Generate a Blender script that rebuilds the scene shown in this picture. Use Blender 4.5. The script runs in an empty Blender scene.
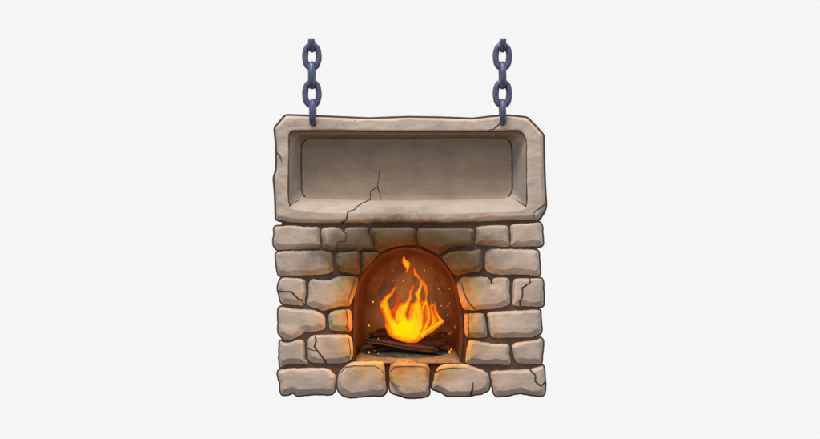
import bpy, math, random
import numpy as np
from mathutils import Vector, Matrix, noise
from mathutils.geometry import delaunay_2d_cdt
from mathutils.bvhtree import BVHTree

random.seed(4)
S = 0.005                      # metres in one picture pixel at the front plane
D = 1100.0                     # camera distance in the same unit
SC = bpy.context.scene
COL = SC.collection

# ------------------------------------------------------------ camera
cd = bpy.data.cameras.new('camera')
cam = bpy.data.objects.new('camera', cd); COL.objects.link(cam)
cam.location = (0, -D*S, 0); cam.rotation_euler = (math.radians(90), 0, 0)
cd.sensor_width = 36; cd.angle = 2*math.atan(410.0/D); cd.clip_end = 200
SC.camera = cam

# ------------------------------------------------------------ world: made-up pale surround, graded for shading: brighter overhead, dim behind the camera
w = bpy.data.worlds.new('World'); SC.world = w; w.use_nodes = True
nt = w.node_tree; nt.nodes.clear()
def wn(t, **k):
    n = nt.nodes.new(t)
    for a, b in k.items(): setattr(n, a, b)
    return n
out = wn('ShaderNodeOutputWorld'); bg = wn('ShaderNodeBackground')
tc = wn('ShaderNodeTexCoord'); sp = wn('ShaderNodeSeparateXYZ')
nt.links.new(tc.outputs['Generated'], sp.inputs[0])
up = wn('ShaderNodeMapRange'); up.inputs[1].default_value = -0.7; up.inputs[2].default_value = 0.9
up.inputs[3].default_value = 0.12; up.inputs[4].default_value = 1.15
nt.links.new(sp.outputs['Z'], up.inputs[0])
fr = wn('ShaderNodeMapRange'); fr.inputs[1].default_value = -0.15; fr.inputs[2].default_value = 0.35
nt.links.new(sp.outputs['Y'], fr.inputs[0])
mx = wn('ShaderNodeMix', data_type='RGBA')
mu = wn('ShaderNodeMix', data_type='RGBA', blend_type='MULTIPLY'); mu.inputs[0].default_value = 1
mu.inputs[6].default_value = (1.0, 0.985, 0.965, 1)
nt.links.new(up.outputs[0], mu.inputs[7])
ab = wn('ShaderNodeMath', operation='ABSOLUTE'); nt.links.new(sp.outputs['Z'], ab.inputs[0])
el = wn('ShaderNodeMapRange'); el.inputs[1].default_value = .4; el.inputs[2].default_value = .65
el.inputs[3].default_value = 1; el.inputs[4].default_value = 0; nt.links.new(ab.outputs[0], el.inputs[0])
fm = wn('ShaderNodeMath', operation='MULTIPLY'); nt.links.new(fr.outputs[0], fm.inputs[0]); nt.links.new(el.outputs[0], fm.inputs[1])
nt.links.new(fm.outputs[0], mx.inputs[0]); nt.links.new(mu.outputs[2], mx.inputs[6])
mx.inputs[7].default_value = (0.913, 0.913, 0.913, 1)
nt.links.new(mx.outputs[2], bg.inputs['Color']); bg.inputs['Strength'].default_value = 1.0
nt.links.new(bg.outputs[0], out.inputs[0])

# soft overhead light added for the shading, no real lamp
ld = bpy.data.lights.new('added_top_light', 'AREA'); ld.shape = 'RECTANGLE'; ld.size = 3.6; ld.size_y = 2.4
ld.energy = 590; ld.color = (1, 0.975, 0.95)
lo = bpy.data.objects.new('added_top_light', ld); COL.objects.link(lo)
lo.location = (-1.7, -3.5, 7.4)
lo.rotation_euler = (Vector((0, 0, 0.1))-Vector(lo.location)).to_track_quat('-Z', 'Y').to_euler()

SC.view_settings.view_transform = 'Standard'; SC.view_settings.look = 'None'
SC.view_settings.exposure = 0; SC.view_settings.gamma = 1
SC.render.engine = 'CYCLES'

# ------------------------------------------------------------ materials
def lin(r, g, b):
    f = lambda c: (c/255/12.92) if c <= 10 else ((c/255+0.055)/1.055)**2.4
    return (f(r), f(g), f(b), 1)
class M:
    def __init__(s, name):
        s.m = bpy.data.materials.new(name); s.m.use_nodes = True; s.t = s.m.node_tree
        s.b = s.t.nodes['Principled BSDF']; s.g = None
    def n(s, t, **k):
        n = s.t.nodes.new(t)
        for a, b in k.items(): setattr(n, a, b)
        return n
    def l(s, a, b): s.t.links.new(a, b)
    def pos(s):
        if not s.g: s.g = s.n('ShaderNodeNewGeometry')
        return s.g.outputs['Position']
    def noise(s, scale, detail=3, rough=.55, vec=None, dist=0):
        n = s.n('ShaderNodeTexNoise'); n.inputs['Scale'].default_value = scale
        n.inputs['Detail'].default_value = detail; n.inputs['Roughness'].default_value = rough
        n.inputs['Distortion'].default_value = dist
        s.l(vec or s.pos(), n.inputs['Vector']); return n.outputs[0]
    def ramp(s, fac, stops, interp='LINEAR'):
        r = s.n('ShaderNodeValToRGB'); r.color_ramp.interpolation = interp
        e = r.color_ramp.elements
        while len(e) < len(stops): e.new(0.5)
        for i, (p, c) in enumerate(stops): e[i].position = p; e[i].color = c if len(c) == 4 else (*c, 1)
        s.l(fac, r.inputs[0]); return r.outputs[0]
    def mix(s, fac, a, b, mode='MIX'):
        x = s.n('ShaderNodeMix', data_type='RGBA', blend_type=mode)
        for i, v in ((0, fac), (6, a), (7, b)):
            if hasattr(v, 'links'): s.l(v, x.inputs[i])
            else: x.inputs[i].default_value = v if i == 0 or len(v) == 4 else (*v, 1)
        return x.outputs[2]
    def math(s, op, a, b=0.0, clamp=False):
        x = s.n('ShaderNodeMath', operation=op, use_clamp=clamp)
        for i, v in ((0, a), (1, b)):
            if hasattr(v, 'links'): s.l(v, x.inputs[i])
            else: x.inputs[i].default_value = v
        return x.outputs[0]
    def bump(s, h, strength=.3, dist=.002):
        x = s.n('ShaderNodeBump'); x.inputs['Strength'].default_value = strength
        x.inputs['Distance'].default_value = dist
        s.l(h, x.inputs['Height']); s.l(x.outputs[0], s.b.inputs['Normal'])
    def rough(s, v, spec=.3):
        s.b.inputs['Roughness'].default_value = v; s.b.inputs['Specular IOR Level'].default_value = spec
V3 = lambda v: (v, v, v, 1)

def stone_material(name, base, dark, light, scorch_glow=True, k=1.0):
    m = M(name)
    big = m.noise(7, 3, .5)
    c = m.ramp(big, [(0.3, dark), (0.52, base), (0.75, light)])
    mp = m.n('ShaderNodeMapping'); mp.inputs['Scale'].default_value = (0.35, 1, 1.6); m.l(m.pos(), mp.inputs[0])
    st = m.noise(28, 4, .6, mp.outputs[0], .6)                     # brushy wear running sideways
    c = m.mix(1.0, c, m.ramp(st, [(0.25, V3(.90)), (0.75, V3(1.07))]), 'MULTIPLY')
    fine = m.noise(220, 2, .6)
    c = m.mix(1.0, c, m.ramp(fine, [(0.3, V3(.93)), (0.7, V3(1.05))]), 'MULTIPLY')
    oi = m.n('ShaderNodeObjectInfo')
    c = m.mix(1.0, c, m.ramp(oi.outputs['Random'], [(0, (0.93, .93, .94, 1)), (1, (1.06, 1.05, 1.04, 1))]), 'MULTIPLY')
    # sparse pale and dark pits
    for sc_, col, lo_, off in ((11, (.62, .57, .52, 1), .055, 0), (13, (.09, .07, .06, 1), .06, 3.3)):
        v = m.n('ShaderNodeTexVoronoi'); v.inputs['Scale'].default_value = sc_
        ad = m.n('ShaderNodeVectorMath', operation='ADD'); ad.inputs[1].default_value = (off, off, off)
        mp2 = m.n('ShaderNodeVectorMath', operation='MULTIPLY'); mp2.inputs[1].default_value = (1, 0.0, 1)
        m.l(m.pos(), mp2.inputs[0]); m.l(mp2.outputs[0], ad.inputs[0]); m.l(ad.outputs[0], v.inputs['Vector'])
        f = m.ramp(v.outputs['Distance'], [(lo_*.5, V3(.65)), (lo_, V3(0))])
        c = m.mix(f, c, col)
    if scorch_glow:
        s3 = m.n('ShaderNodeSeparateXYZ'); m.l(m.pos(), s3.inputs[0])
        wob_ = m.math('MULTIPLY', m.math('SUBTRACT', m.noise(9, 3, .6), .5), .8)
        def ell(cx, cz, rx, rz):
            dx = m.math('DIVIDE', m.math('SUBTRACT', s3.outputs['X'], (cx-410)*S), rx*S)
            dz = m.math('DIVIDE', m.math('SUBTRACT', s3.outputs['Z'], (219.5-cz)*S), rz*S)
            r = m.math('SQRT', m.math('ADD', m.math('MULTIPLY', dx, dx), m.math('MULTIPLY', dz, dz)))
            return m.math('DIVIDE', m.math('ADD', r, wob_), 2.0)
        warm = m.ramp(ell(408, 307, 56, 57), [(0.42, (.55, .31, .14, 1)), (0.53, (.70, .46, .22, 1)), (0.58, (.86, .62, .32, 1)), (0.64, (.80, .75, .48, 1)), (0.74, (.86, .85, .82, 1)), (0.86, (1, 1, 1, 1))], 'EASE')  # heat scorch, plus the amber firelight halo painted into the stone
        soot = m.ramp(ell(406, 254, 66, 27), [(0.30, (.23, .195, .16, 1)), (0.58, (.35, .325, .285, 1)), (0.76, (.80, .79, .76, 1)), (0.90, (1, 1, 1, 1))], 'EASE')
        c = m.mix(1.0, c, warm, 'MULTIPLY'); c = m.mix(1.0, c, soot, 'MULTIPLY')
    m.l(c, m.b.inputs['Base Color'])
    h = m.math('ADD', m.math('MULTIPLY', m.noise(60, 5, .6), 1.0), m.math('MULTIPLY', fine, .25))
    m.bump(h, .22, .003); m.rough(.85, .2)
    return m.m
MAT = {}
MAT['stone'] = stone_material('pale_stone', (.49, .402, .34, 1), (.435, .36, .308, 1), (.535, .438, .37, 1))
MAT['panel'] = stone_material('shaded_panel_stone', (.325, .252, .195, 1), (.285, .222, .172, 1), (.36, .28, .218, 1), scorch_glow=False)  # slab stone again, the recess shade put into a darker colour
MAT['shade_side'] = stone_material('shaded_side_stone', (.325, .29, .26, 1), (.27, .24, .21, 1), (.40, .36, .33, 1), scorch_glow=False)  # slab stone greyed and darkened to carry the side walls' shade
MAT['shade_top'] = stone_material('shaded_top_stone', (.27, .185, .145, 1), (.23, .15, .12, 1), (.31, .215, .17, 1), scorch_glow=False)  # shade under the top of the opening, painted as browner stone
def plain(name, c1, c2, scale=20, rough=.9, bump=.3, stretch=None, spec=.2):
    m = M(name); vec = None
    if stretch:
        mp = m.n('ShaderNodeMapping'); mp.inputs['Scale'].default_value = stretch; m.l(m.pos(), mp.inputs[0]); vec = mp.outputs[0]
    n = m.noise(scale, 5, .6, vec)
    m.l(m.ramp(n, [(0.3, c1), (0.7, c2)]), m.b.inputs['Base Color'])
    m.bump(n, bump, .004); m.rough(rough, spec); return m.m
m = M('dark_mortar')
s3 = m.n('ShaderNodeSeparateXYZ'); m.l(m.pos(), s3.inputs[0])
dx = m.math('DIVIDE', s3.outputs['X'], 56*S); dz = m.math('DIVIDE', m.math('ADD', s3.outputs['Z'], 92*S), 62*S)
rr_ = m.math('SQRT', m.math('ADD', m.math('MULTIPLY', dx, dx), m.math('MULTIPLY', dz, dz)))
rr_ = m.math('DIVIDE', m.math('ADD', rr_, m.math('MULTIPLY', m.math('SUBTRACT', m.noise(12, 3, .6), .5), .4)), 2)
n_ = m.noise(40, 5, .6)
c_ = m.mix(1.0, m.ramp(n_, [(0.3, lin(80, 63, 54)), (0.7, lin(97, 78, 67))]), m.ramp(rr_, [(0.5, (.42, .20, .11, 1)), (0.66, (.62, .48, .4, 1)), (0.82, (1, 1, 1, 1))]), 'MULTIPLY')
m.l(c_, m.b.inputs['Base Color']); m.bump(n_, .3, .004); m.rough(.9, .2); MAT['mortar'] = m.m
MAT['crack'] = plain('crack_dirt_and_shade', lin(76, 60, 50), lin(92, 74, 62), 60)  # also colours the dark shade strip around the panel
m = M('sooty_fireglow_brick')
s3 = m.n('ShaderNodeSeparateXYZ'); m.l(m.pos(), s3.inputs[0])
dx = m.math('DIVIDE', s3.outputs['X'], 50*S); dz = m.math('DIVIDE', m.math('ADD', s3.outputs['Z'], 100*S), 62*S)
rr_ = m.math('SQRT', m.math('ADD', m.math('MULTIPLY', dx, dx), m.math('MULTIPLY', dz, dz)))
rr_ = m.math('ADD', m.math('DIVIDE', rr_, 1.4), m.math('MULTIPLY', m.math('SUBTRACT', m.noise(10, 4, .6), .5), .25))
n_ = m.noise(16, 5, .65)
c_ = m.mix(1.0, m.ramp(rr_, [(0.3, (.24, .19, .17, 1)), (0.5, (.22, .13, .095, 1)), (0.74, (.11, .038, .02, 1))]), m.ramp(n_, [(0.3, V3(.85)), (0.7, V3(1.1))]), 'MULTIPLY')  # soot, with the fire's red glow painted in towards the rim
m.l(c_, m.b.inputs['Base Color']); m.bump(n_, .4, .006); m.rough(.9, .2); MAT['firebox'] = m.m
MAT['hearth'] = plain('scorched_hearth', (.10, .062, .035, 1), (.24, .155, .085, 1), 14)
MAT['wood'] = plain('charred_wood', (.006, .0025, .002, 1), (.05, .017, .009, 1), 30, .7, .8, (0.12, 1, 1.6))
MAT['ash'] = plain('shadowed_ash', (.010, .016, .017, 1), (.040, .058, .06, 1), 40)  # ash kept nearly black, teal shadow under the logs painted in
m = M('blue_steel')
n_ = m.noise(45, 4, .6)
m.l(m.ramp(n_, [(0.3, (.062, .075, .15, 1)), (0.7, (.10, .115, .21, 1))]), m.b.inputs['Base Color'])
m.b.inputs['Metallic'].default_value = .35; m.rough(.42, .5); m.bump(n_, .2, .002)
MAT['steel'] = m.m
# flames: the colour runs from red at the outline to yellow in the body
m = M('flame_glow'); at_ = m.n('ShaderNodeAttribute', attribute_name='warmth')
nn = m.noise(26, 3, .6, None, 1.0)
f = m.math('ADD', at_.outputs['Fac'], m.math('MULTIPLY', m.math('SUBTRACT', nn, .5), .45))
col = m.ramp(f, [(0.0, lin(200, 58, 12)), (0.22, lin(236, 92, 16)), (0.42, lin(246, 138, 22)), (0.64, lin(250, 184, 22)), (0.98, lin(255, 226, 8))])
m.b.inputs['Base Color'].default_value = (0, 0, 0, 1); m.rough(1, 0)
m.l(col, m.b.inputs['Emission Color']); m.b.inputs['Emission Strength'].default_value = 1.0
a2_ = m.n('ShaderNodeAttribute', attribute_name='thinness'); m.l(a2_.outputs['Fac'], m.b.inputs['Alpha'])
MAT['flame'] = m.m
def glow(name, c, s, alpha=1):
    m = M(name); m.b.inputs['Base Color'].default_value = (0, 0, 0, 1)
    m.b.inputs['Emission Color'].default_value = c; m.b.inputs['Emission Strength'].default_value = s
    m.b.inputs['Alpha'].default_value = alpha; m.rough(1, 0); return m.m
MAT['spark'] = glow('spark_glow', lin(246, 170, 40), 1.0)
MAT['faint'] = glow('faint_spark', lin(170, 110, 40), .8, .35)

# ------------------------------------------------------------ helpers
def W(px, py, y=0.0):            # picture trace at the front plane -> metres
    return ((px-410)*S, y*S, (219.5-py)*S)
def at(px, py, y):               # a spot seen at px, py that stands y deep
    k = 1+y/D
    return ((px-410)*S*k, y*S, (219.5-py)*S*k)
def tag(o, label=None, cat=None, group=None, kind=None):
    if label: o['label'] = label
    if cat: o['category'] = cat
    if group: o['group'] = group
    if kind: o['kind'] = kind
    return o
ORG = {}
def thing(name, label, cat, loc, group=None):
    o = bpy.data.objects.new(name, None); COL.objects.link(o); o.location = loc
    o.empty_display_size = .05; ORG[o.name] = Vector(loc)
    return tag(o, label, cat, group)
def link(name, verts, faces, mat, parent=None, smooth=True, attr=None, attr2=None):
    me = bpy.data.meshes.new(name)
    o = bpy.data.objects.new(name, me); COL.objects.link(o)
    root = parent
    off = Vector((0, 0, 0))
    if parent is not None:
        o.parent = parent
        p = parent
        while p.parent: p = p.parent
        off = ORG[p.name]
    # mesh in world units, origin shifted to the middle of its own bounds
    vs = np.asarray(verts, float)
    c = (vs.min(0)+vs.max(0))/2
    me.from_pydata([tuple(v) for v in (vs-c)], [], [tuple(int(i) for i in f) for f in faces])
    base = Vector(c)
    if parent is None: o.location = base
    elif parent.parent is None: o.location = base-off
    else: o.location = base-Vector(ORG2[parent.name])
    ORG2[o.name] = tuple(c)
    if parent is None: ORG[o.name] = Vector(c)
    if smooth:
        for p in me.polygons: p.use_smooth = True
    me.materials.append(mat)
    if attr is not None:
        a = me.attributes.new('warmth', 'FLOAT', 'POINT'); a.data.foreach_set('value', np.asarray(attr, 'f'))
    if attr2 is not None:
        a = me.attributes.new('thinness', 'FLOAT', 'POINT'); a.data.foreach_set('value', np.asarray(attr2, 'f'))
    me.update(); return o
ORG2 = {}
def resample(P, step, closed=True, smooth=True):
    P = [np.array(p, float) for p in P]; n = len(P); out = []
    seg = n if closed else n-1
    for i in range(seg):
        p0 = P[(i-1) % n] if closed or i > 0 else P[i]
        p1, p2 = P[i], P[(i+1) % n]
        p3 = P[(i+2) % n] if closed or i+2 < n else p2
        L = np.linalg.norm(p2-p1); k = max(1, int(round(L/step)))
        # tame tangents so that long and short neighbours do not overshoot
        t1 = (p2-p0); t2 = (p3-p1)
        t1 = t1/(np.linalg.norm(t1)+1e-9)*L*.8; t2 = t2/(np.linalg.norm(t2)+1e-9)*L*.8
        for j in range(k):
            t = j/k
            if smooth:
                h = (2*t**3-3*t**2+1)*p1+(t**3-2*t**2+t)*t1+(-2*t**3+3*t**2)*p2+(t**3-t**2)*t2
            else: h = p1+(p2-p1)*t
            out.append(h)
    if not closed: out.append(P[-1])
    return np.array(out)
def area(P): return 0.5*np.sum(P[:, 0]*np.roll(P[:, 1], -1)-np.roll(P[:, 0], -1)*P[:, 1])
def inside(Q, P):
    c = np.zeros(len(Q), bool); x, y = Q[:, 0], Q[:, 1]
    for a, b in zip(P, np.roll(P, -1, 0)):
        if a[1] == b[1]: continue
        m_ = ((a[1] > y) != (b[1] > y)) & (x < (b[0]-a[0])*(y-a[1])/(b[1]-a[1])+a[0])
        c ^= m_
    return c
def sdf(Q, P):                   # distance, index of nearest edge
    best = np.full(len(Q), 1e9); idx = np.zeros(len(Q), int)
    for i, (a, b) in enumerate(zip(P, np.roll(P, -1, 0))):
        ab = b-a; t = np.clip(((Q-a)@ab)/(ab@ab+1e-12), 0, 1)
        d = np.linalg.norm(Q-(a+t[:, None]*ab), axis=1)
        m_ = d < best; best[m_] = d[m_]; idx[m_] = i
    return best, idx
def outward(P):                  # y grows downwards in these traces
    t = np.roll(P, -1, 0)-np.roll(P, 1, 0); t /= np.linalg.norm(t, axis=1)[:, None]+1e-9
    n = np.stack([t[:, 1], -t[:, 0]], 1)
    return n if area(P) > 0 else -n
def dilate(P, r): return P+outward(P)*r
def tri(polys, step, keep, pts=True):
    V = []; E = []
    for P in polys:
        b = len(V); V += [tuple(p) for p in P]; E += [(b+i, b+(i+1) % len(P)) for i in range(len(P))]
    A = np.concatenate(polys)
    if pts:
        x0, y0 = A.min(0); x1, y1 = A.max(0)
        G = []
        for j, y in enumerate(np.arange(y0, y1, step*.87)):
            for x in np.arange(x0+(j % 2)*step/2, x1, step): G.append((x, y))
        G = np.array(G); G = G[keep(G)]
        d = np.full(len(G), 1e9)
        for P in polys: d = np.minimum(d, sdf(G, P)[0])
        G = G[d > step*.55]; V += [tuple(g) for g in G]
    r = delaunay_2d_cdt([Vector(v) for v in V], E, [], 0, 1e-5)
    vs = np.array([tuple(v) for v in r[0]]); fs = np.array([tuple(f) for f in r[2] if len(f) == 3])
    c = vs[fs].mean(1); fs = fs[keep(c)]
    used = np.unique(fs); mp_ = -np.ones(len(vs), int); mp_[used] = np.arange(len(used))
    return vs[used], mp_[fs]
def solid(vs, fs, yfront, yback):
    """front surface at depth yfront (per point), walls back to yback and a flat back; all in pixels."""
    n = len(vs); yf = np.broadcast_to(yfront, n); yb = np.broadcast_to(yback, n)
    F = [(vs[i, 0], vs[i, 1], yf[i]) for i in range(n)]
    B = [(vs[i, 0], vs[i, 1], yb[i]) for i in range(n)]
    faces = []
    cnt = {}
    for f in fs:
        a, b, c = f
        ar = (vs[b, 0]-vs[a, 0])*(vs[c, 1]-vs[a, 1])-(vs[c, 0]-vs[a, 0])*(vs[b, 1]-vs[a, 1])
        if ar < 0: a, b, c = a, c, b
        faces.append((a, c, b)); 
        for e in ((a, b), (b, c), (c, a)): cnt[e] = 1
    bnd = [e for e in cnt if (e[1], e[0]) not in cnt]
    ids = sorted({i for e in bnd for i in e}); extra = {}; V = F
    ringF = {}
    for i in ids:
        ringF[i] = len(V); V.append(F[i]); extra[i] = len(V); V.append(B[i])
    for a, b in bnd: faces.append((ringF[a], ringF[b], extra[b], extra[a]))
    bb = len(V); V += B
    faces += [(f[0]+bb, f[2]+bb, f[1]+bb) for f in faces[:len(fs)]]
    return [W(x, y, d) for x, y, d in V], faces
def T(x0, y0, pts): return [(x0+x/8.2, y0+y/8.2) for x, y in pts]

def ribbon(name, P, width, target, parent, mat='crack', proud=.35, taper=True, step=.8):
    """a dirt-filled crack hugging the face of its stone."""
    P = resample(P, step, False, False)
    rs = np.random.RandomState(int(abs(P[0, 0]*31+P[0, 1]*17)) % 9999)
    P = P+rs.normal(0, .10, P.shape)
    dg = [Vector(v) for v in target[0]]
    bvh = target[2]
    n = len(P); t = np.gradient(P, axis=0); t /= np.linalg.norm(t, axis=1)[:, None]+1e-9
    nr = np.stack([t[:, 1], -t[:, 0]], 1)
    V = []; F = []
    prev = 0
    for i in range(n):
        u = i/(n-1)
        ww = width*.66*(1 if not taper else (1-.75*u))*(1+.14*rs.normal())
        ww = max(ww, .22)
        row = []
        for k_, up_ in ((-1.25, -.9), (-.6, 1), (.6, 1), (1.25, -.9)):
            q = P[i]+nr[i]*ww*k_
            hit = bvh.ray_cast(Vector(W(q[0], q[1], -60)), Vector((0, 1, 0)))
            y = hit[0].y/S if hit[0] is not None else prev
            prev = y
            V.append(W(q[0], q[1], y-proud*up_))
        if i:
            b = 4*i
            for k_ in range(3): F.append((b-4+k_, b-3+k_, b+1+k_, b+k_))
    return link(name, V, F, MAT[mat], parent)

# ------------------------------------------------------------ the fireplace
FP = thing('fireplace', 'rough block stone fireplace with an arched firebox under a chamfered slab with recessed panel', 'fireplace', W(410, 398, 45))
BACK = 92
STEP = .85
def make_stone(pts, label=None, cracks=(), seed=0, H=4.3, notch=()):
    P = resample(pts, .8)
    if area(P) < 0: P = P[::-1]
    P = P+outward(P)*(np.array([noise.noise(Vector((p[0]*.25, p[1]*.25, seed*3.1))) for p in P])*.45)[:, None]
    N = outward(P)
    wd = np.array([noise.noise(Vector((p[0]*.11, p[1]*.11, 7+seed))) for p in P])
    wd2 = np.array([noise.noise(Vector((p[0]*.4, p[1]*.4, 17+seed))) for p in P])
    wdt = 1.9+3.4*np.clip(N[:, 1], 0, 1)+1.3*np.abs(N[:, 0])-.1*np.clip(-N[:, 1], 0, 1)+wd*2.6+wd2*.9
    cv = np.linalg.norm(np.roll(N, -4, 0)-np.roll(N, 4, 0), axis=1)
    wdt = wdt+2.6*np.clip(cv-.25, 0, 1.2)*(.55+.45*N[:, 1])
    k = np.ones(7)/7
    for _ in range(2): wdt = np.convolve(np.concatenate([wdt[-3:], wdt, wdt[:3]]), k, 'valid')
    wdt = np.clip(wdt, 1.3, 8)
    keep = lambda Q: inside(Q, P)
    vs, fs = tri([P], STEP, keep)
    d, ix = sdf(vs, P)
    wv = (wdt[ix]+wdt[(ix+1) % len(P)])/2
    u = np.clip(d/wv, 0, 1)
    prof = 1-(1-u)**1.12
    hn = np.array([noise.noise(Vector((v[0]*.07, v[1]*.07, seed*1.7))) for v in vs])*.9 \
        + np.array([noise.noise(Vector((v[0]*.22, v[1]*.22, seed*2.7))) for v in vs])*.15
    y = -(H*prof)-hn*u
    ch = .5*np.clip(d-wv, 0, 5)                       # a gentle crown across the face
    y -= ch*.12
    for a, b, r in notch:                             # chips knocked out of an edge
        dd = np.linalg.norm(vs-np.array([a, b]), axis=1)
        y += 3.4*np.clip(1-dd/r, 0, 1)**.6
    y = np.minimum(y, 0)
    V, F = solid(vs, fs, y, BACK-4)
    o = link('stone', V, F, MAT['stone'], FP)
    if label: o['label'] = label
    bv = BVHTree.FromPolygons([Vector(v) for v in V], [tuple(int(i) for i in f) for f in F])
    for c in cracks: ribbon(c[2] if len(c) > 2 else 'crack', c[0], c[1], (V, F, bv), o, taper=(len(c) < 4))
    return o, P
A_, B_, C_ = (270, 215), (360, 215), (450, 215)
D_, E_, F_ = (270, 260), (360, 260), (450, 260)
G_, H_, I_ = (270, 305), (360, 305), (450, 305)
J_, K_, L_ = (270, 350), (360, 350), (450, 350)
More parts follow.
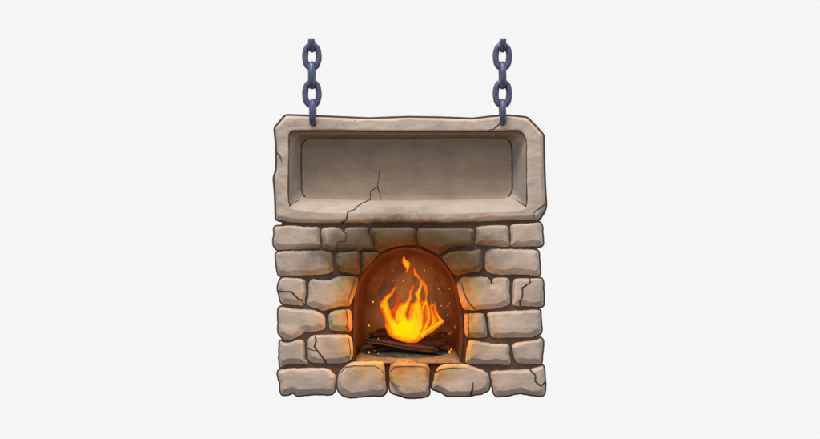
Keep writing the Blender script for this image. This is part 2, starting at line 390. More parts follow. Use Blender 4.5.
stones = [
 (A_, [(42,100),(110,90),(170,84),(240,93),(330,98),(400,102),(405,150),(410,205),(416,250),(403,272),(300,277),(180,282),(64,284),(42,262),(30,235),(36,160)], None, []),
 (A_, [(425,118),(450,103),(545,100),(585,118),(606,132),(624,104),(802,104),(806,150),(828,190),(840,225),(845,286),(700,289),(550,292),(470,285),(435,268),(428,200),(420,150)], 'stone split by a stepped crack, sooty at its right end',
    [([(600,115),(612,142),(626,146),(624,208),(556,220),(550,292)], 1.5, 'crack', 0)]),
 (B_, [(100,106),(240,102),(430,103),(455,120),(460,180),(458,242),(380,247),(300,256),(230,276),(175,300),(150,290),(122,284),(120,240),(106,190),(85,130)], 'soot darkened stone over the crown of the arch', []),
 (B_, [(478,117),(600,108),(820,108),(925,118),(936,150),(932,200),(927,256),(820,262),(750,268),(700,290),(650,322),(600,300),(530,265),(478,240)], 'smoke stained stone over the right shoulder of the arch', []),
 (C_, [(212,105),(260,89),(350,85),(460,85),(480,110),(482,180),(484,253),(400,255),(212,245),(207,200),(217,150)], None, []),
 (C_, [(494,88),(520,72),(620,68),(730,64),(752,92),(755,150),(757,238),(742,254),(640,256),(502,255),(500,180),(494,130)], None, []),
 (A_, [(55,316),(100,297),(200,291),(350,292),(460,298),(506,314),(516,360),(520,430),(522,455),(480,480),(400,490),(250,495),(84,496),(72,486),(58,430),(50,369)], None, []),
 (A_, [(542,330),(562,309),(640,302),(734,300),(736,400),(733,480),(680,482),(600,477),(562,458),(544,430)], 'small scorched stone left of the arch', []),
 (B_, [(18,306),(90,303),(152,303),(158,320),(110,370),(62,420),(22,468),(16,420)], 'little wedge stone on the left shoulder of the arch', [([(140,312),(90,360),(30,430)], .9)]),
 (B_, [(676,345),(720,310),(770,295),(920,292),(985,282),(1001,310),(1004,400),(998,438),(970,462),(880,478),(800,494),(762,480),(722,420),(692,375)], 'smoke stained stone on the right shoulder of the arch', [([(695,345),(735,410),(775,470)], .9)]),
 (C_, [(290,320),(302,297),(340,279),(500,279),(680,283),(715,297),(724,312),(730,380),(736,450),(733,486),(718,497),(600,488),(400,488),(330,478),(297,448),(287,400)], None, []),
 (D_, [(77,182),(107,144),(200,148),(278,160),(290,200),(294,280),(286,330),(278,370),(200,368),(102,353),(82,300),(68,240)], 'cracked stone at the left end of the wall',
    [([(68,255),(180,257),(235,315),(260,325),(283,366)], 1.4, 'crack', 0)]),
 (D_, [(322,180),(342,157),(400,164),(480,167),(540,144),(600,132),(690,134),(722,150),(725,175),(700,260),(670,340),(648,374),(600,376),(490,400),(430,414),(390,398),(312,370),(317,280)], 'large stone left of the arch, scorch and painted fire glow on its right half', [([(706,150),(680,230),(650,310),(640,368)], 1.0, 'crack', 0)]),
 (F_, [(57,192),(80,162),(107,140),(200,140),(308,142),(328,170),(345,205),(348,170),(360,152),(458,144),(486,165),(487,260),(492,350),(478,370),(400,392),(330,402),(260,406),(180,412),(110,400),(84,330),(62,240)], 'notched stone right of the arch, scorch and painted fire glow on its left edge', [([(86,180),(118,280),(150,345),(205,405)], 1.1, 'crack', 0)]),
 (F_, [(517,182),(532,154),(640,150),(748,154),(760,177),(762,368),(720,383),(600,376),(522,370),(514,300)], 'cracked stone at the right end of the wall',
    [([(648,150),(656,180),(590,225),(590,290),(570,340),(574,374)], 1.4, 'crack', 0)]),
 (G_, [(72,32),(92,18),(200,32),(360,45),(430,72),(452,92),(455,150),(448,193),(400,210),(330,222),(285,215),(262,240),(225,262),(170,282),(122,282),(92,254),(74,228),(70,120)], None, []),
 (G_, [(482,82),(510,52),(570,40),(648,36),(666,60),(666,208),(600,213),(500,203),(487,180)], 'small scorched stone left of the fire, orange glow in its colour', [([(628,40),(640,120),(642,206)], .9, 'crack', 0)]),
 (I_, [(120,77),(150,70),(270,70),(284,92),(297,160),(302,220),(297,260),(160,268),(132,258),(120,200)], 'small scorched stone right of the fire, fire glow in its colour', [([(148,72),(146,160),(155,262)], .9, 'crack', 0)]),
 (I_, [(304,82),(317,60),(400,52),(600,44),(733,44),(740,100),(746,223),(713,248),(658,266),(480,266),(347,263),(327,220),(312,130)], None, []),
 (G_, [(84,300),(110,307),(160,306),(230,283),(265,288),(282,308),(287,369),(291,440),(308,476),(240,481),(150,482),(110,500),(84,508)], None, []),
 (G_, [(310,300),(327,264),(370,246),(450,243),(640,245),(668,272),(680,330),(680,410),(668,448),(600,475),(450,476),(332,468),(314,430)], 'stone broken by two cracks, scorched on its right half',
    [([(370,246),(382,290),(368,340),(440,430),(460,474)], 1.4, 'crack', 0), ([(310,355),(388,372)], 1.2), ([(640,250),(655,320),(663,390),(640,450)], .9)]),
 (I_, [(142,330),(162,291),(200,291),(350,318),(478,328),(487,400),(491,486),(400,487),(250,485),(150,478),(128,465),(132,400)], 'stone right of the hearth, scorched on its left edge', []),
 (I_, [(508,347),(542,308),(620,298),(700,287),(740,273),(758,292),(759,350),(752,420),(740,482),(690,482),(562,476),(532,450),(521,400)], None, []),
 (J_, [(70,178),(130,153),(250,149),(468,150),(508,177),(535,212),(532,290),(527,338),(498,360),(400,360),(340,360),(230,372),(190,350),(150,362),(97,359),(83,270)], None, []),
 (J_, [(560,202),(602,142),(660,103),(740,96),(925,98),(942,150),(945,250),(954,323),(922,369),(830,369),(720,383),(632,382),(577,352),(555,310)], 'rounded stone under the hearth, scorched on top', [([(575,192),(620,138),(700,122),(860,126),(912,150),(938,196)], .8)]),
 (K_, [(243,152),(262,108),(400,103),(543,111),(569,152),(567,230),(565,320),(557,369),(500,385),(400,389),(330,372),(262,347),(245,320),(243,230)], 'middle stone under the hearth with a chipped lower left corner', [([(252,172),(285,132),(400,127),(520,130),(566,170)], .8)]),
 (K_, [(614,187),(652,131),(740,111),(860,115),(950,143),(1026,175),(1056,207),(1062,280),(1049,328),(1003,352),(933,365),(850,375),(717,372),(667,342),(596,312),(603,250)], 'wide rounded stone under the right end of the hearth', [([(620,187),(660,152),(740,141),(870,146)], .8), ([(908,370),(920,320),(926,258)], 2.6)]),
 (L_, [(333,183),(362,171),(500,165),(640,158),(700,143),(762,134),(772,200),(779,280),(762,369),(680,367),(560,352),(470,372),(382,375),(361,348),(348,280)], 'cornerstone with a cracked upper right corner',
    [([(650,157),(695,200),(695,250),(740,290),(776,264)], 1.4, 'crack', 0)]),
]
outl = []
for i, (tl, pts, lab, cr) in enumerate(stones):
    cr2 = [(T(*tl, c[0]),)+tuple(c[1:]) for c in cr]
    nt_ = []
    if lab and 'chipped' in lab: nt_ = [(393, 390, 6.5), (391, 386, 4.5)]
    _, P = make_stone(T(*tl, pts), lab, cr2, i, notch=nt_)
    outl.append(P)

arch = resample([(353.5,361),(353.5,340),(353.5,315),(354.5,297),(358,283),(364,272),(372,262.5),(382,254.3),(393,249.3),(406,247.2),(418,248.5),(430,253),(439.5,259),(447,267),(454.5,280),(458.5,295),(462,314),(463.2,335),(462,350),(461,361)], 1.5, False)
core = resample([(281.5,219),(538,217),(537,386),(281.5,386)], 3, True, False)
dil = [dilate(P, 1.7) for P in outl]
def keep_m(Q):
    k_ = inside(Q, core)
    for P in dil: k_ |= inside(Q, P)
    return k_ & ~inside(Q, arch)
vs, fs = tri([arch, core]+dil, 2.5, keep_m)
V, F = solid(vs, fs, .9, 4.5)
keep_c = lambda Q: inside(Q, core) & ~inside(Q, arch)
vs, fs = tri([arch, core], 5, keep_c)
Vc, Fc = solid(vs, fs, 4.7, BACK-6); b_ = len(V)
V = V+Vc; F = F+[tuple(int(i)+b_ for i in f) for f in Fc]
link('mortar', V, F, MAT['mortar'], FP)

# firebox: splayed jambs running back to a smaller arch
def loft(rings, closed=True):
    V = []; F = []
    n = len(rings[0])
    for r in rings: V += list(r)
    for j in range(len(rings)-1):
        for i in range(n if closed else n-1):
            a = j*n+i; b = j*n+(i+1) % n
            F.append((a, b, b+n, a+n))
    return V, F
def firebox():
    FD = 78
    k = len(arch); P = arch.copy()
    rings = []
    for j in range(15):
        u = j/14; q_ = math.sin(u*math.pi/2); y = 2.0+q_*(FD-2)
        s = 1-.04*u-.17*(1-math.cos(u*math.pi/2))**1.3
        r = []
        for i, p in enumerate(P):
            nz = noise.noise(Vector((p[0]*.06, p[1]*.06, u*3)))*1.3*math.sin(math.pi*u)
            x = 408+(p[0]-408)*s+nz; z = 361+(p[1]-361)*(1-.03*u-.13*(1-math.cos(u*math.pi/2))**1.3)
            r.append(W(x, z, y))
        rings.append(r)
    V, F = loft(rings, False)
    # back wall: dense sheet
    B = np.array([(v[0]/S+410, 219.5-v[2]/S) for v in rings[-1]])
    vs, fs = tri([B], 2.5, lambda Q: inside(Q, B))
    b = len(V)
    eb = sdf(vs, B)[0]
    for v, e_ in zip(vs, eb): V.append(W(v[0], v[1], FD-.3+min(1, e_/6)*noise.noise(Vector((v[0]*.08, v[1]*.08, 1)))*2))
    F += [tuple(int(i)+b for i in f) for f in fs]
    return link('firebox', V, F, MAT['firebox'], FP)
firebox()
# the arch has a darker worn rim
def tube(P3, r, seg=8, closed=False):
    V = []; F = []; n = len(P3)
    P3 = [Vector(p) for p in P3]
    for i in range(n):
        a = P3[(i-1) % n] if closed or i else P3[i]; b = P3[(i+1) % n] if closed or i < n-1 else P3[i]
        t = (b-a).normalized(); u = t.cross(Vector((0, 1, 0)))
        if u.length < .01: u = Vector((1, 0, 0))
        u.normalize(); v = t.cross(u)
        rr = r if not hasattr(r, '__len__') else r[i]
        for k_ in range(seg):
            an = 2*math.pi*k_/seg; V.append(tuple(P3[i]+(u*math.cos(an)+v*math.sin(an))*rr))
    for i in range(n if closed else n-1):
        for k_ in range(seg):
            a = i*seg+k_; b = i*seg+(k_+1) % seg; c = ((i+1) % n)*seg
            F.append((a, b, c+(k_+1) % seg, c+k_))
    return V, F
V, F = tube([W(p[0], p[1], 1.2) for p in arch], .95*S)
link('arch_rim', V, F, MAT['mortar'], FP)
# hearth floor: slab rising slightly to the back
HP = resample([(355.5,360.2),(354.5,358),(354,356.5),(459.5,356.5),(460.3,358),(459,360.2)], 2, True, False)
def floor_z(y): return -(141.2-.10*y)          # pixels
def hearth():
    V = []; F = []; nx, ny = 70, 36
    for j in range(ny+1):
        y = -1.0+78.0*j/ny
        for i in range(nx+1):
            u = i/nx; hw = 53.6*(1-.10*max(y, 0)/78)
            x = 407.6+(u*2-1)*hw
            e = min(u, 1-u)*nx/3; ex = (max(0, 1-e))**2*1.2
            f = max(0, 1-(y+1)/3.2)**2*2.2
            V.append((x/1*S-410*S, y*S, (floor_z(y)-ex-f+.5*noise.noise(Vector((x*.15, y*.15, 5))))*S))
    for j in range(ny):
        for i in range(nx): a = j*(nx+1)+i; F.append((a, a+1, a+nx+2, a+nx+1))
    b = len(V)
    for i in range(nx+1): q = V[i]; V.append((q[0], q[1], -143.5*S))
    for i in range(nx): F.append((b+i, b+i+1, i+1, i))
    return link('hearth_slab', V, F, MAT['hearth'], FP)
hearth()

# ------------------------------------------------------------ the slab with its recessed panel
slab = resample([(275.2,128.4),(285.8,115.8),(309,116.6),(340,118),(370,119.2),(385,118.6),(409,117.8),(440,118.3),(460,119),(473,119.5),(494,117),(508.5,116.2),(526.8,118.2),(535,126.5),(543,135.5),(543.4,163),(544.2,185),(545.4,206),(544,211),(538.6,219.4),(520,219.8),(499,220.6),(475,221.6),(450,222.8),(410,222.8),(370,223),(319,222.9),(290,222.2),(276.6,219.2),(276.2,205),(275.8,194),(274.4,178),(276.9,170),(277.2,163),(277,145),(276.4,139)], 1.0, True, False)
for _ in range(3): slab = slab*.5+(np.roll(slab, 1, 0)+np.roll(slab, -1, 0))*.25
op_c = [(289.3,134),(293,131.2),(331,130.8),(370,131.4),(409,131.6),(460,131.6),(500,131.2),(518.3,131),(523.2,134.4),(526.4,140.5),(526.4,175),(526.6,204),(524.6,207.6),(518,210),(460,212),(417,212.4),(370,212),(319,211.3),(296,208.6),(290.5,206),(288.6,202),(288.8,165)]
bk_c = [(299.0,143.0),(304,137.4),(331,136.4),(370,136.6),(409,136.6),(460,136),(500,136.2),(508,136.8),(512.4,140.6),(514.2,146),(514.6,175),(514.6,188),(512.4,195.2),(506,198.4),(460,199.6),(417,200.2),(370,200),(319,199),(306,198.6),(301.4,195.8),(299.2,190),(298.8,165)]
def par(Pa, Pb, step):
    A, Bq = [], []
    n = len(Pa)
    for i in range(n):
        a, b = np.array(Pa[i]), np.array(Pa[(i+1) % n]); c, d = np.array(Pb[i]), np.array(Pb[(i+1) % n])
        k_ = max(1, int(np.linalg.norm(b-a)/step))
        for j in range(k_): t = j/k_; A.append(a+(b-a)*t); Bq.append(c+(d-c)*t)
    return np.array(A), np.array(Bq)
opn, bck = par(op_c, bk_c, 1.0)
for _ in range(3):
    opn = opn*.5+(np.roll(opn, 1, 0)+np.roll(opn, -1, 0))*.25; bck = bck*.5+(np.roll(bck, 1, 0)+np.roll(bck, -1, 0))*.25
def circ(x, y, r, n=18): return np.array([(x+r*math.cos(2*math.pi*i/n), y+r*1.05*math.sin(2*math.pi*i/n)) for i in range(n)])
holes = [circ(314.0, 123.6, 3.1), circ(502.4, 122.8, 3.1)]
N = outward(slab)
wdt = 2.2+1.8*np.clip(N[:, 1], 0, 1)+.8*np.abs(N[:, 0])+np.array([noise.noise(Vector((p[0]*.05, p[1]*.05, 3))) for p in slab])*1.8
wdt = np.clip(wdt, 1.2, 6)
keep_s = lambda Q: inside(Q, slab) & ~inside(Q, opn) & ~inside(Q, holes[0]) & ~inside(Q, holes[1])
vs, fs = tri([slab, opn]+holes, 1.0, keep_s)
d, ix = sdf(vs, slab); wv = wdt[ix]; u = np.clip(d/wv, 0, 1)
do, ixo = sdf(vs, opn)
y = -(4.6*(1-(1-u)**1.4))
y += 1.2*np.clip(1-do/1.6, 0, 1)**2
y -= np.array([noise.noise(Vector((v[0]*.05, v[1]*.08, 9)))*1.0+noise.noise(Vector((v[0]*.16, v[1]*.2, 9)))*.35 for v in vs])*u
for a, b, r in ((545.5, 180, 7), (545, 173, 5), (545, 187, 5), (275.5, 221, 6)):       # chips at the edges
    dd = np.linalg.norm((vs-np.array([a, b]))*np.array([1.5, .8]), axis=1); y += 3.5*np.clip(1-dd/r, 0, 1)**.5
y = np.minimum(y, 0)
yb = np.where(do < 1e-4, 22, BACK)
V, F = solid(vs, fs, y, yb)
F = [f for f in F]
mant = link('recessed_slab', V, F, MAT['stone'], FP)
bvm = BVHTree.FromPolygons([Vector(v) for v in V], [tuple(int(i) for i in f) for f in F])
RD = 24
ring0 = [W(p[0], p[1], -3.2) for p in opn]
rings = []
for j in range(13):
    u_ = j/12
    e = 1.3*math.sin(math.pi*u_)
    pp = opn+(bck-opn)*(u_**.92)
    rings.append([W(p[0], p[1], -3.4+u_*(RD+1.4)+.4*math.sin(math.pi*u_)*noise.noise(Vector((p[0]*.1, p[1]*.1, u_*2)))) for p in pp])
V2, F2 = loft(rings)
m_ = np.array([opn[f[0] % len(opn)] for f in F2])
for nm, sel, mt in (('recess_top', m_[:, 1] < 134.5, 'shade_top'), ('recess_ledge', m_[:, 1] > 205.5, 'stone'),
                    ('recess_side', (m_[:, 1] >= 134.5) & (m_[:, 1] <= 205.5) & (m_[:, 0] < 400), 'shade_side'),
                    ('recess_side', (m_[:, 1] >= 134.5) & (m_[:, 1] <= 205.5) & (m_[:, 0] > 400), 'shade_side')):
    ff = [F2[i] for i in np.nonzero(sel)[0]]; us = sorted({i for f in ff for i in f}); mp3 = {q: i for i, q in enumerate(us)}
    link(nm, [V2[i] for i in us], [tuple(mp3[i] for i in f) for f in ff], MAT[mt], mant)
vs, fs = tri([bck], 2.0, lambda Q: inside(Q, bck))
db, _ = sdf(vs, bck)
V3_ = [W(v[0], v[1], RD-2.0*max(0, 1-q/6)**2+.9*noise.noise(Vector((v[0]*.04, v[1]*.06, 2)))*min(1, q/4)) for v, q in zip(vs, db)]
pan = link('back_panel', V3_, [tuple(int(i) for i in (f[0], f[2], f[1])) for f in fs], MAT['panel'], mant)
allV = list(V)+list(V2)+list(V3_); o1 = len(V); o2 = o1+len(V2)
allF = [tuple(int(i) for i in f) for f in F]+[tuple(i+o1 for i in f) for f in F2]+[tuple(int(i)+o2 for i in f) for f in fs]
# the raycast must ignore the slab's hidden walls behind the opening
bva = BVHTree.FromPolygons([Vector(v) for v in allV], allF)
tgt = (allV, allF, bva)
ribbon('crack', [(341,223),(346.5,219.5),(347.6,216),(348,212),(355,209.5),(356.5,206.5),(362,202.6),(369.5,199.4),(369.5,190.8),(376.5,186),(378,178),(378.6,169)], 1.5, tgt, mant)
ribbon('crack', [(376.5,186),(379,192),(380.6,199.5)], 1.1, tgt, mant)
ribbon('crack', [(277,153),(280.2,155.5),(282.8,163)], 1.6, tgt, mant)
ribbon('crack', [(500,123.6),(493,129.6),(487,130.4)], .9*1.4, tgt, mant)
ribbon('crack', [(544.6,204),(533.4,212.4),(533,218.6)], .9*1.4, tgt, mant)
st_ = next(i for i in range(len(bck)) if bck[i, 1] > 197)
sl = [bck[(st_+j) % len(bck)] for j in range(len(bck))]; sl = [p for p in sl if p[1] <= 197]
Vr, Fr = tube([W(p[0], p[1], RD-2.0) for p in sl], [S*(.35+.5*abs(noise.noise(Vector((p[0]*.05, p[1]*.08, 5))))+(.55 if (p[0] < 303 or p[0] > 510) else 0)) for p in sl])
link('panel_shade_line', Vr, Fr, MAT['crack'], mant)  # dark strip laid in for the shade around the panel
# the dark rim of the opening, heavy above and at the sides, absent along the bottom lip
n_ = len(opn)
lip = [i for i in range(n_) if not (opn[i, 1] > 206.6)]
start = next(i for i in range(n_) if opn[i, 1] > 206.6)
order = [(start+j) % n_ for j in range(n_)]
line = [opn[i] for i in order if opn[i, 1] <= 206.6]
rad = [S*(.85+.25*noise.noise(Vector((p[0]*.05, p[1]*.1, 0)))+(.25 if p[1] < 133 else 0)) for p in line]
Vr, Fr = tube([W(p[0], p[1], -3.1) for p in line], rad)
link('opening_rim', Vr, Fr, MAT['crack'], mant)
for q in (((526.0,206.8),(523,204.5),(514.8,197.6)), ((289.6,206.2),(294,202.6),(300.2,198.2))):
    ribbon('mitre_line', list(q), 1.1, tgt, mant)
# dark backing that shows as the slab's edge
bk = dilate(slab, 2.1)
k2 = lambda Q: inside(Q, bk) & ~inside(Q, opn) & ~inside(Q, holes[0]) & ~inside(Q, holes[1])
vs, fs = tri([bk, opn]+holes, 4, k2)
Vb, Fb = solid(vs, fs, .7, 4.5)
link('slab_edge', Vb, Fb, MAT['mortar'], mant)

# ------------------------------------------------------------ chains
def link_mesh(cx, cy, yy, face_on, top, bot, rt=3.1, hw=6.7, cut=None):
    """stadium ring between top and bot (outer), px."""
    R = hw; hh = (bot-top)/2-rt; cyy = (top+bot)/2; pts = []
    n = 56
    for i in range(n):
        a = 2*math.pi*i/n
        x = R*math.copysign(abs(math.cos(a))**.88, math.cos(a)); z = hh*math.copysign(abs(math.sin(a))**.88, math.sin(a))
        pts.append((x, z))
    P3 = []
    for x, z in pts:
        P3.append(Vector(W(cx+x, cyy+z, yy)) if face_on else Vector(W(cx, cyy+z, yy+x)))
    V = []; F = []; seg = 14
    nrm = Vector((0, 1, 0)) if face_on else Vector((1, 0, 0))
    for i in range(n):
        t = (P3[(i+1) % n]-P3[i-1]).normalized(); u = nrm.cross(t)
        for k_ in range(seg):
            an = 2*math.pi*k_/seg; V.append(P3[i]+(u*math.cos(an)+nrm*math.sin(an))*rt*S*(1+.03*math.sin(i*.9+k_)))
    for i in range(n):
        for k_ in range(seg):
            a = i*seg+k_; b = i*seg+(k_+1) % seg; c = ((i+1) % n)*seg
            F.append((a, b, c+(k_+1) % seg, c+k_))
    return V, F
def cut_top(V, F, zc):
    import bmesh
    bm = bmesh.new(); vv = [bm.verts.new(v) for v in V]
    for f in F: bm.faces.new([vv[i] for i in f])
    r = bmesh.ops.bisect_plane(bm, geom=bm.verts[:]+bm.edges[:]+bm.faces[:], plane_co=(0, 0, zc), plane_no=(0, 0, 1), clear_outer=True)
    ed = [e for e in bm.edges if e.is_boundary]
    bmesh.ops.holes_fill(bm, edges=ed, sides=0)
    bm.verts.index_update()
    V2 = [tuple(v.co) for v in bm.verts]; F2 = [tuple(v.index for v in f.verts) for f in bm.faces]; bm.free(); return V2, F2
for cx, dz, lab in ((312.2, 0, 'blue grey steel chain threaded through the slab above the cracked left part of its panel'),
                    (502.2, -.6, 'blue grey steel chain ending at the short diagonal crack near the right corner')):
    ct = thing('chain', lab, 'chain', W(cx, 126, -3), 'steel chains holding up the slab')
    y0 = -3.0
    Vc, Fc = link_mesh(cx, 0, y0, False, 24, 53.2, 3.3)
    Vc, Fc = cut_top(Vc, Fc, (219.5-41)*S)
    link('link', Vc, Fc, MAT['steel'], ct)['label'] = 'topmost link, cut off flat'
    for face, a, b in ((True, 42.6, 71.6), (False, 61.6, 89.9), (True, 79.6, 108.8)):
        Vc, Fc = link_mesh(cx, 0, y0, face, a, b, 3.1 if face else 3.4); link('link', Vc, Fc, MAT['steel'], ct)
    Vc, Fc = link_mesh(cx+.9 if cx < 400 else cx, 0, y0, False, 98.8, 126.6+dz, 3.2); link('link', Vc, Fc, MAT['steel'], ct)

# ------------------------------------------------------------ logs, ash
def log(p0, p1, r, seed, flat=.75, label='', taper=(.9, .8)):
    a, b = Vector(p0), Vector(p1); t = (b-a).normalized(); u = Vector((0, 0, 1)); u = (u-t*u.dot(t)).normalized(); v = t.cross(u)
    n = 46; seg = 16; rs = random.Random(seed)
    ang = [rs.uniform(.78, 1.15) for _ in range(seg)]
    V = []; F = []
    for i in range(n):
        q = i/(n-1); c = a.lerp(b, q)+u*S*1.2*noise.noise(Vector((q*2.5, seed, 0)))
        e = min(q, 1-q); er = min(1, .35+(e*9))
        rr = r*S*(taper[0]+(taper[1]-taper[0])*q)*er
        for k_ in range(seg):
            an = 2*math.pi*k_/seg
            s = ang[k_]*(1+.22*noise.noise(Vector((q*5, k_*.9, seed))))
            jag = t*(S*3.2*noise.noise(Vector((k_*1.7, seed, 3))) if i in (0, 1, n-1, n-2) else 0)
            V.append(tuple(c+(u*math.sin(an)*flat+v*math.cos(an))*rr*s+jag))
    for i in range(n-1):
        for k_ in range(seg): a_ = i*seg+k_; b_ = i*seg+(k_+1) % seg; F.append((a_, b_, b_+seg, a_+seg))
    F.append(tuple(range(seg))[::-1]); F.append(tuple((n-1)*seg+k_ for k_ in range(seg)))
    o = link('log', V, F, MAT['wood'], smooth=False)
    return tag(o, label, 'log', 'charred logs under the fire')
log(at(363.0, 340.6, 26), at(438, 351.2, 20), 5.4, 1, .8, 'longest charred log lying in front of the other logs, its left tip pointed', (.75, .95))
log(at(372, 344.5, 30), at(444, 344.4, 30), 5.6, 2, .75, 'charred log directly behind the longest front log')
log(at(370, 335.6, 44), at(420, 339.5, 42), 5.8, 3, .75, 'pale grained charred log poking out left of the flames', (1.05, .9))
log(at(414, 344, 34), at(446.5, 333.8, 46), 5.4, 4, .7, 'charred log slanting up to the right beside the flames', (.8, 1.0))
log(at(375.5, 330.6, 50), at(425, 331.4, 52), 3.2, 5, .7, 'thin charred stick on top of the log pile, behind the flames', (.7, 1))
def ash():
    V = []; F = []; nr, ns = 12, 48; cx, cy = 405, 40.0
    V.append((((cx-410)*S), cy*S, (floor_z(cy)+2.4)*S))
    for j in range(1, nr+1):
        q = j/nr
        for i in range(ns):
            an = 2*math.pi*i/ns; rn = 1+.12*noise.noise(Vector((math.cos(an)*2, math.sin(an)*2, 4)))
            x = cx+48*q*rn*math.cos(an); y = cy+30*q*rn*math.sin(an)
            z = floor_z(y)+2.2*(1-q**2)+.4+(.5*noise.noise(Vector((x*.3, y*.3, 0)))) - (1.6 if j == nr else 0)
            V.append(((x-410)*S, y*S, z*S))
    for i in range(ns): F.append((0, 1+i, 1+(i+1) % ns))
    for j in range(nr-1):
        for i in range(ns): a = 1+j*ns+i; b = 1+j*ns+(i+1) % ns; F.append((a, a+ns, b+ns, b))
    o = link('ash_shadow_bed', V, F, MAT['ash']); tag(o, 'dark blue grey ash on the hearth, log shadow in its colour', 'ash', None, 'stuff')  # dark mound carries the logs' shadow in its colour
ash()

# ------------------------------------------------------------ fire
FY = 24
FR = thing('fire', 'bright yellow and orange flames leaping from the logs inside the arch', 'fire', at(410, 343, FY))
def flame(pts, depth, hot, bulge=.85, maxb=9, holes_=(), tile=E_, edge=.3, inner=None, streaks=(), sm=True, low=679, hi=0):
    P = resample(T(*tile, pts), .6, True, sm)
    HH = [resample(T(*tile, h), .6) for h in holes_]
    def keep(Q):
        k_ = inside(Q, P)
        for h in HH: k_ &= ~inside(Q, h)
        return k_
    vs, fs = tri([P]+HH, .75, keep)
    d = sdf(vs, P)[0]
    for h in HH: d = np.minimum(d, sdf(vs, h)[0])
    th = np.sqrt(np.clip(d, 0, None)*2.2)*1.15*bulge+.05
    th = np.minimum(th, maxb)
    gy = (vs[:, 1]-tile[1])*8.2
    lowf = np.clip((gy-hi)/(low-hi), 0, 1)
    heat = hot*(edge+(1.07-edge)*np.clip(d/4.5, 0, 1)**.8)+.45*hot*np.clip(1-np.abs(lowf-.72)/.3, 0, 1)*np.clip(d/5, 0, 1)
    if inner:
        heat = .20+.14*np.clip(d/3, 0, 1)
        for pts_, hv in inner:
            q = resample(T(*tile, pts_), .8); sd = sdf(vs, q)[0]; sd = np.where(inside(vs, q), sd, -sd)
            t_ = np.clip((sd+2.5)/6.5, 0, 1); t_ = t_*t_*(3-2*t_)
            heat = np.maximum(heat, .34+(hv-.34)*t_)+.04*t_
        heat *= np.clip(.45+d/2.6, 0, 1)
        for pts_, dp, wd_ in streaks:
            q = resample(T(*tile, pts_), 1.0, False)
            dd = np.min(np.linalg.norm(vs[:, None]-q[None], axis=2), axis=1)
            heat -= dp*np.exp(-(dd/wd_)**2)
        heat = np.clip(heat, .08, 1.2)
    edge_a = np.clip(.25+d/1.3, 0, 1)
    wob = np.array([noise.noise(Vector((v[0]*.12, v[1]*.06, depth))) for v in vs])*2.0*np.clip(d/4, 0, 1)
    n = len(vs)
    V = [at(v[0], v[1], depth-t_+w_) for v, t_, w_ in zip(vs, th, wob)]+[at(v[0], v[1], depth+t_+w_) for v, t_, w_ in zip(vs, th, wob)]
    F = []; cnt = set()
    for f in fs:
        a, b, c = (int(i) for i in f)
        ar = (vs[b, 0]-vs[a, 0])*(vs[c, 1]-vs[a, 1])-(vs[c, 0]-vs[a, 0])*(vs[b, 1]-vs[a, 1])
        if ar < 0: b, c = c, b
        F.append((a, c, b)); F.append((a+n, b+n, c+n)); cnt |= {(a, b), (b, c), (c, a)}
    for a, b in [e for e in cnt if (e[1], e[0]) not in cnt]: F.append((a, b, b+n, a+n))
    return link('flame', V, F, MAT['flame'], FR, True, list(heat)*2, list(edge_a)*2)
inner = [([(175,372),(195,330),(222,298),(246,285),(236,315),(222,345),(232,395),(255,450),(285,500),(300,560),(270,610),(232,560),(214,500),(195,440)], .68),
 ([(272,480),(290,425),(335,385),(380,345),(404,315),(414,285),(420,320),(402,370),(385,410),(372,440),(380,480),(400,520),(390,600),(320,600),(275,540)], .78),
 ([(402,500),(410,440),(424,400),(452,362),(474,335),(482,300),(492,345),(504,400),(514,450),(516,520),(500,590),(440,610),(400,570)], .72),
 ([(235,520),(300,490),(350,455),(400,470),(440,455),(500,480),(528,540),(505,600),(470,645),(430,660),(370,655),(300,630),(250,590)], .84),
 ([(290,540),(340,490),(400,500),(440,520),(450,570),(400,610),(330,600)], 1.15),
 ([(560,600),(620,560),(680,505),(640,548),(560,618),(520,650),(480,665)], .6)]
streaks = [([(262,392),(262,430),(285,480),(310,520)], .42, 1.3), ([(308,292),(314,350),(292,410),(282,450)], .35, 1.5), ([(414,345),(396,405),(384,445),(395,495)], .40, 1.4),
 ([(502,335),(520,400),(528,470),(518,540),(500,590)], .40, 1.5), ([(560,372),(578,440),(586,510),(545,580),(505,625)], .42, 1.8), ([(186,400),(205,470),(236,530),(262,580)], .25, 1.4),
 ([(438,400),(425,440),(430,490)], .22, 1.3), ([(455,410),(470,460),(478,520)], .15, 1.5), ([(335,420),(318,455),(322,500)], .18, 1.4)]
flame([(230,470),(248,420),(276,405),(292,360),(330,345),(372,350),(392,322),(430,372),(450,345),(520,330),(548,350),(572,372),(585,330),(600,400),(615,440),(640,520),(590,590),(480,640),(300,620),(240,560)], FY+9, .42, maxb=3, edge=.25)
# one continuous body of fire with all its tongues, then the loose strands in front of it
flame([(160,370),(178,330),(212,290),(248,265),(268,235),(302,212),(286,248),(272,285),(248,310),(228,335),(240,372),(252,405),(275,385),(298,360),(304,285),(322,305),(324,350),(345,362),(385,325),(400,300),(402,258),(416,235),(442,205),(436,245),(422,280),(424,315),(412,350),(430,352),(462,325),(462,298),(446,275),(468,245),(486,205),(486,168),(466,142),(446,128),(440,60),(456,82),(472,110),(500,150),(530,180),(550,215),(559,260),(550,320),(566,372),(588,440),(604,500),(602,430),(612,345),(628,405),(652,455),(690,500),(682,520),(650,545),(600,588),(540,622),(490,662),(465,680),(400,682),(350,672),(300,655),(250,630),(225,600),(208,555),(202,500),(182,440)],
      FY+1, .5, maxb=8, edge=.05, holes_=[[(508,212),(526,255),(534,300),(514,365),(500,325),(498,260)], [(606,470),(640,502),(600,545),(575,560),(592,515)]], inner=inner, streaks=streaks)
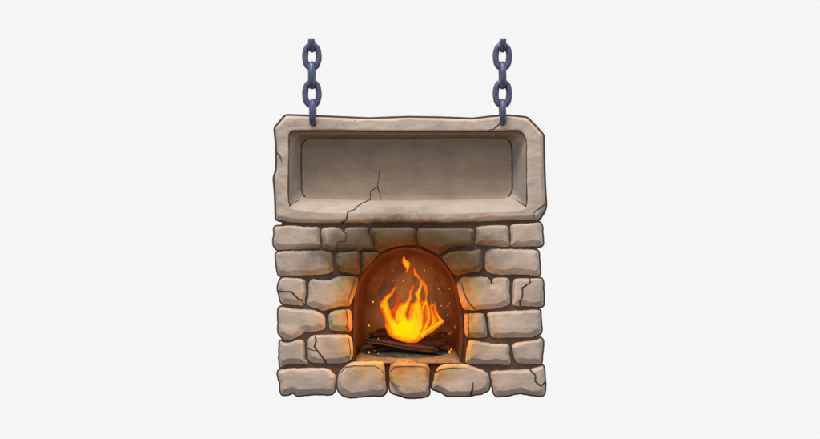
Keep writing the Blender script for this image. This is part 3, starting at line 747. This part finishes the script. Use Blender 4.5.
flame([(452,285),(466,262),(484,225),(496,190),(500,160),(508,205),(498,260),(488,300),(500,360),(488,345),(470,320)], FY-3, .75, .7, edge=.62)
flame([(505,395),(535,330),(548,290),(545,240),(552,270),(548,330),(566,390),(578,450),(570,510),(530,590),(500,600),(540,520),(560,460),(545,400),(538,370),(520,420),(515,480)], FY-4, .72, .7, edge=.62)
flame([(616,390),(634,430),(656,470),(686,500),(650,530),(600,568),(550,600),(512,640),(490,610),(550,560),(610,520),(650,497),(632,462)], FY-4, .72, .7, edge=.62)
flame([(360,-35),(376,-5),(408,18),(408,58),(390,95),(374,108),(380,78),(358,48),(346,10)], FY, .8, .7)
flame([(442,95),(450,80),(458,108),(474,135),(455,138),(444,122)], FY-3, .85, .7)
# light thrown by the flames
for px, py, yy, e, c in ((381, 320, -25, 3.3, (1, .44, .05)), (435, 322, -25, 2.6, (1, .40, .05)), (408, 285, -16, 1.0, (1, .36, .05)), (412, 262, 16, .9, (1, .34, .07)), (408, 312, 44, .8, (1, .34, .07)), (404, 352, -1, .15, (1, .42, .1))):
    l_ = bpy.data.lights.new('fire_light', 'POINT'); l_.energy = e; l_.color = c; l_.shadow_soft_size = .0
    lo_ = bpy.data.objects.new('fire_light', l_); COL.objects.link(lo_); lo_.location = at(px, py, yy)

# ------------------------------------------------------------ sparks
def ball(r, seg=10, ring=7, st=1.0):
    V = []; F = []
    for j in range(ring+1):
        ph = math.pi*j/ring
        for i in range(seg): th_ = 2*math.pi*i/seg; V.append((r*math.sin(ph)*math.cos(th_), r*math.sin(ph)*math.sin(th_), r*st*math.cos(ph)))
    for j in range(ring):
        for i in range(seg): a = j*seg+i; b = j*seg+(i+1) % seg; F.append((a, b, b+seg, a+seg))
    return V, F
Vs, Fs = ball(S)
sm_ = {}
for mk in ('spark', 'faint'):
    me = bpy.data.meshes.new(mk); me.from_pydata(Vs, [], Fs); me.materials.append(MAT[mk])
    for p in me.polygons: p.use_smooth = True
    sm_[mk] = me
hs = lambda x, y: (x, y+369)
sparks = [(107,343,1.1,0),(273,95,1.3,1),(273,168,.4,0),(297,168,.4,0),(320,165,.4,0),(355,172,.7,0),(383,232,.4,0),(337,255,.8,1),(375,190,1.5,1),(430,190,1.4,1),
 (528,85,.7,0),(645,240,.6,0),(658,268,.6,0),(735,238,.5,0),(593,372,1.1,0),(665,375,.7,0),(722,378,.7,0),(735,352,.45,0),(625,200,1.3,1),
 (*hs(75,168),1.05,0),(*hs(75,388),1.1,0),(*hs(720,82),.7,0),(*hs(758,218),.6,0),(*hs(780,180),1.9,1),(*hs(735,230),1.7,1),(*hs(150,400),.6,0),(*hs(120,375),.8,1),
 (*hs(735,385),1.5,0),(*hs(748,365),1.0,0),(*hs(150,275),.6,0),(*hs(200,322),.5,0)]
spark_labels = ['bright round spark left of the left flame tongue', 'blurred brown spark high up left of the detached flame wisp', 'leftmost tiny spark of the short row above the left flame tongue',
 'second tiny spark from the left in the row above the left flame tongue', 'third tiny spark from the left in the row above the left flame tongue', 'brightest spark ending the short row above the left flame tongue',
 'tiny spark just above the middle flame tip', 'small faint spark between the left and middle flame tips', 'large faint spark right below the end of the short spark row', 'large faint spark just over the tip of the middle flame tongue',
 'small spark high up right of the detached flame wisp', 'upper spark of the close pair right of the tall flame strand', 'lower spark of the close pair right of the tall flame strand', 'tiny spark near the right jamb, highest on that side',
 'bright round spark just above the right flame tongue', 'small spark right of the bright one above the right flame tongue', 'rightmost spark in the level line above the right flame tongue', 'tiny spark over the end of the level line by the right jamb',
 'large faint spark right of the tall flame strand', 'bright spark low by the left jamb above the log ends', 'bright spark on the hearth near its left front corner', 'small spark just right of the right flame tip',
 'tiny spark over the right log ends between two faint ones', 'largest blurred brown spark beside the right jamb', 'blurred brown spark just over the right log ends', 'small spark on the ash near the left front of the hearth',
 'faint ember on the ash right of the bright left hearth spark', 'largest glowing ember on the right front corner of the hearth', 'ember touching the upper right of the largest hearth ember', 'tiny spark on the left end of the upper logs', 'tiny spark on the face of the longest front log']
for (x, y_, r, kd), lab in zip(sparks, spark_labels):
    o = bpy.data.objects.new('spark', sm_['faint' if kd else 'spark']); COL.objects.link(o)
    px, py = 360+x/8.2, 260+y_/8.2
    o.location = at(px, py, 10 if py > 350 else 14); r *= .8; o.scale = (r, r, r*1.25)
    tag(o, lab, 'spark', 'sparks around the fire')
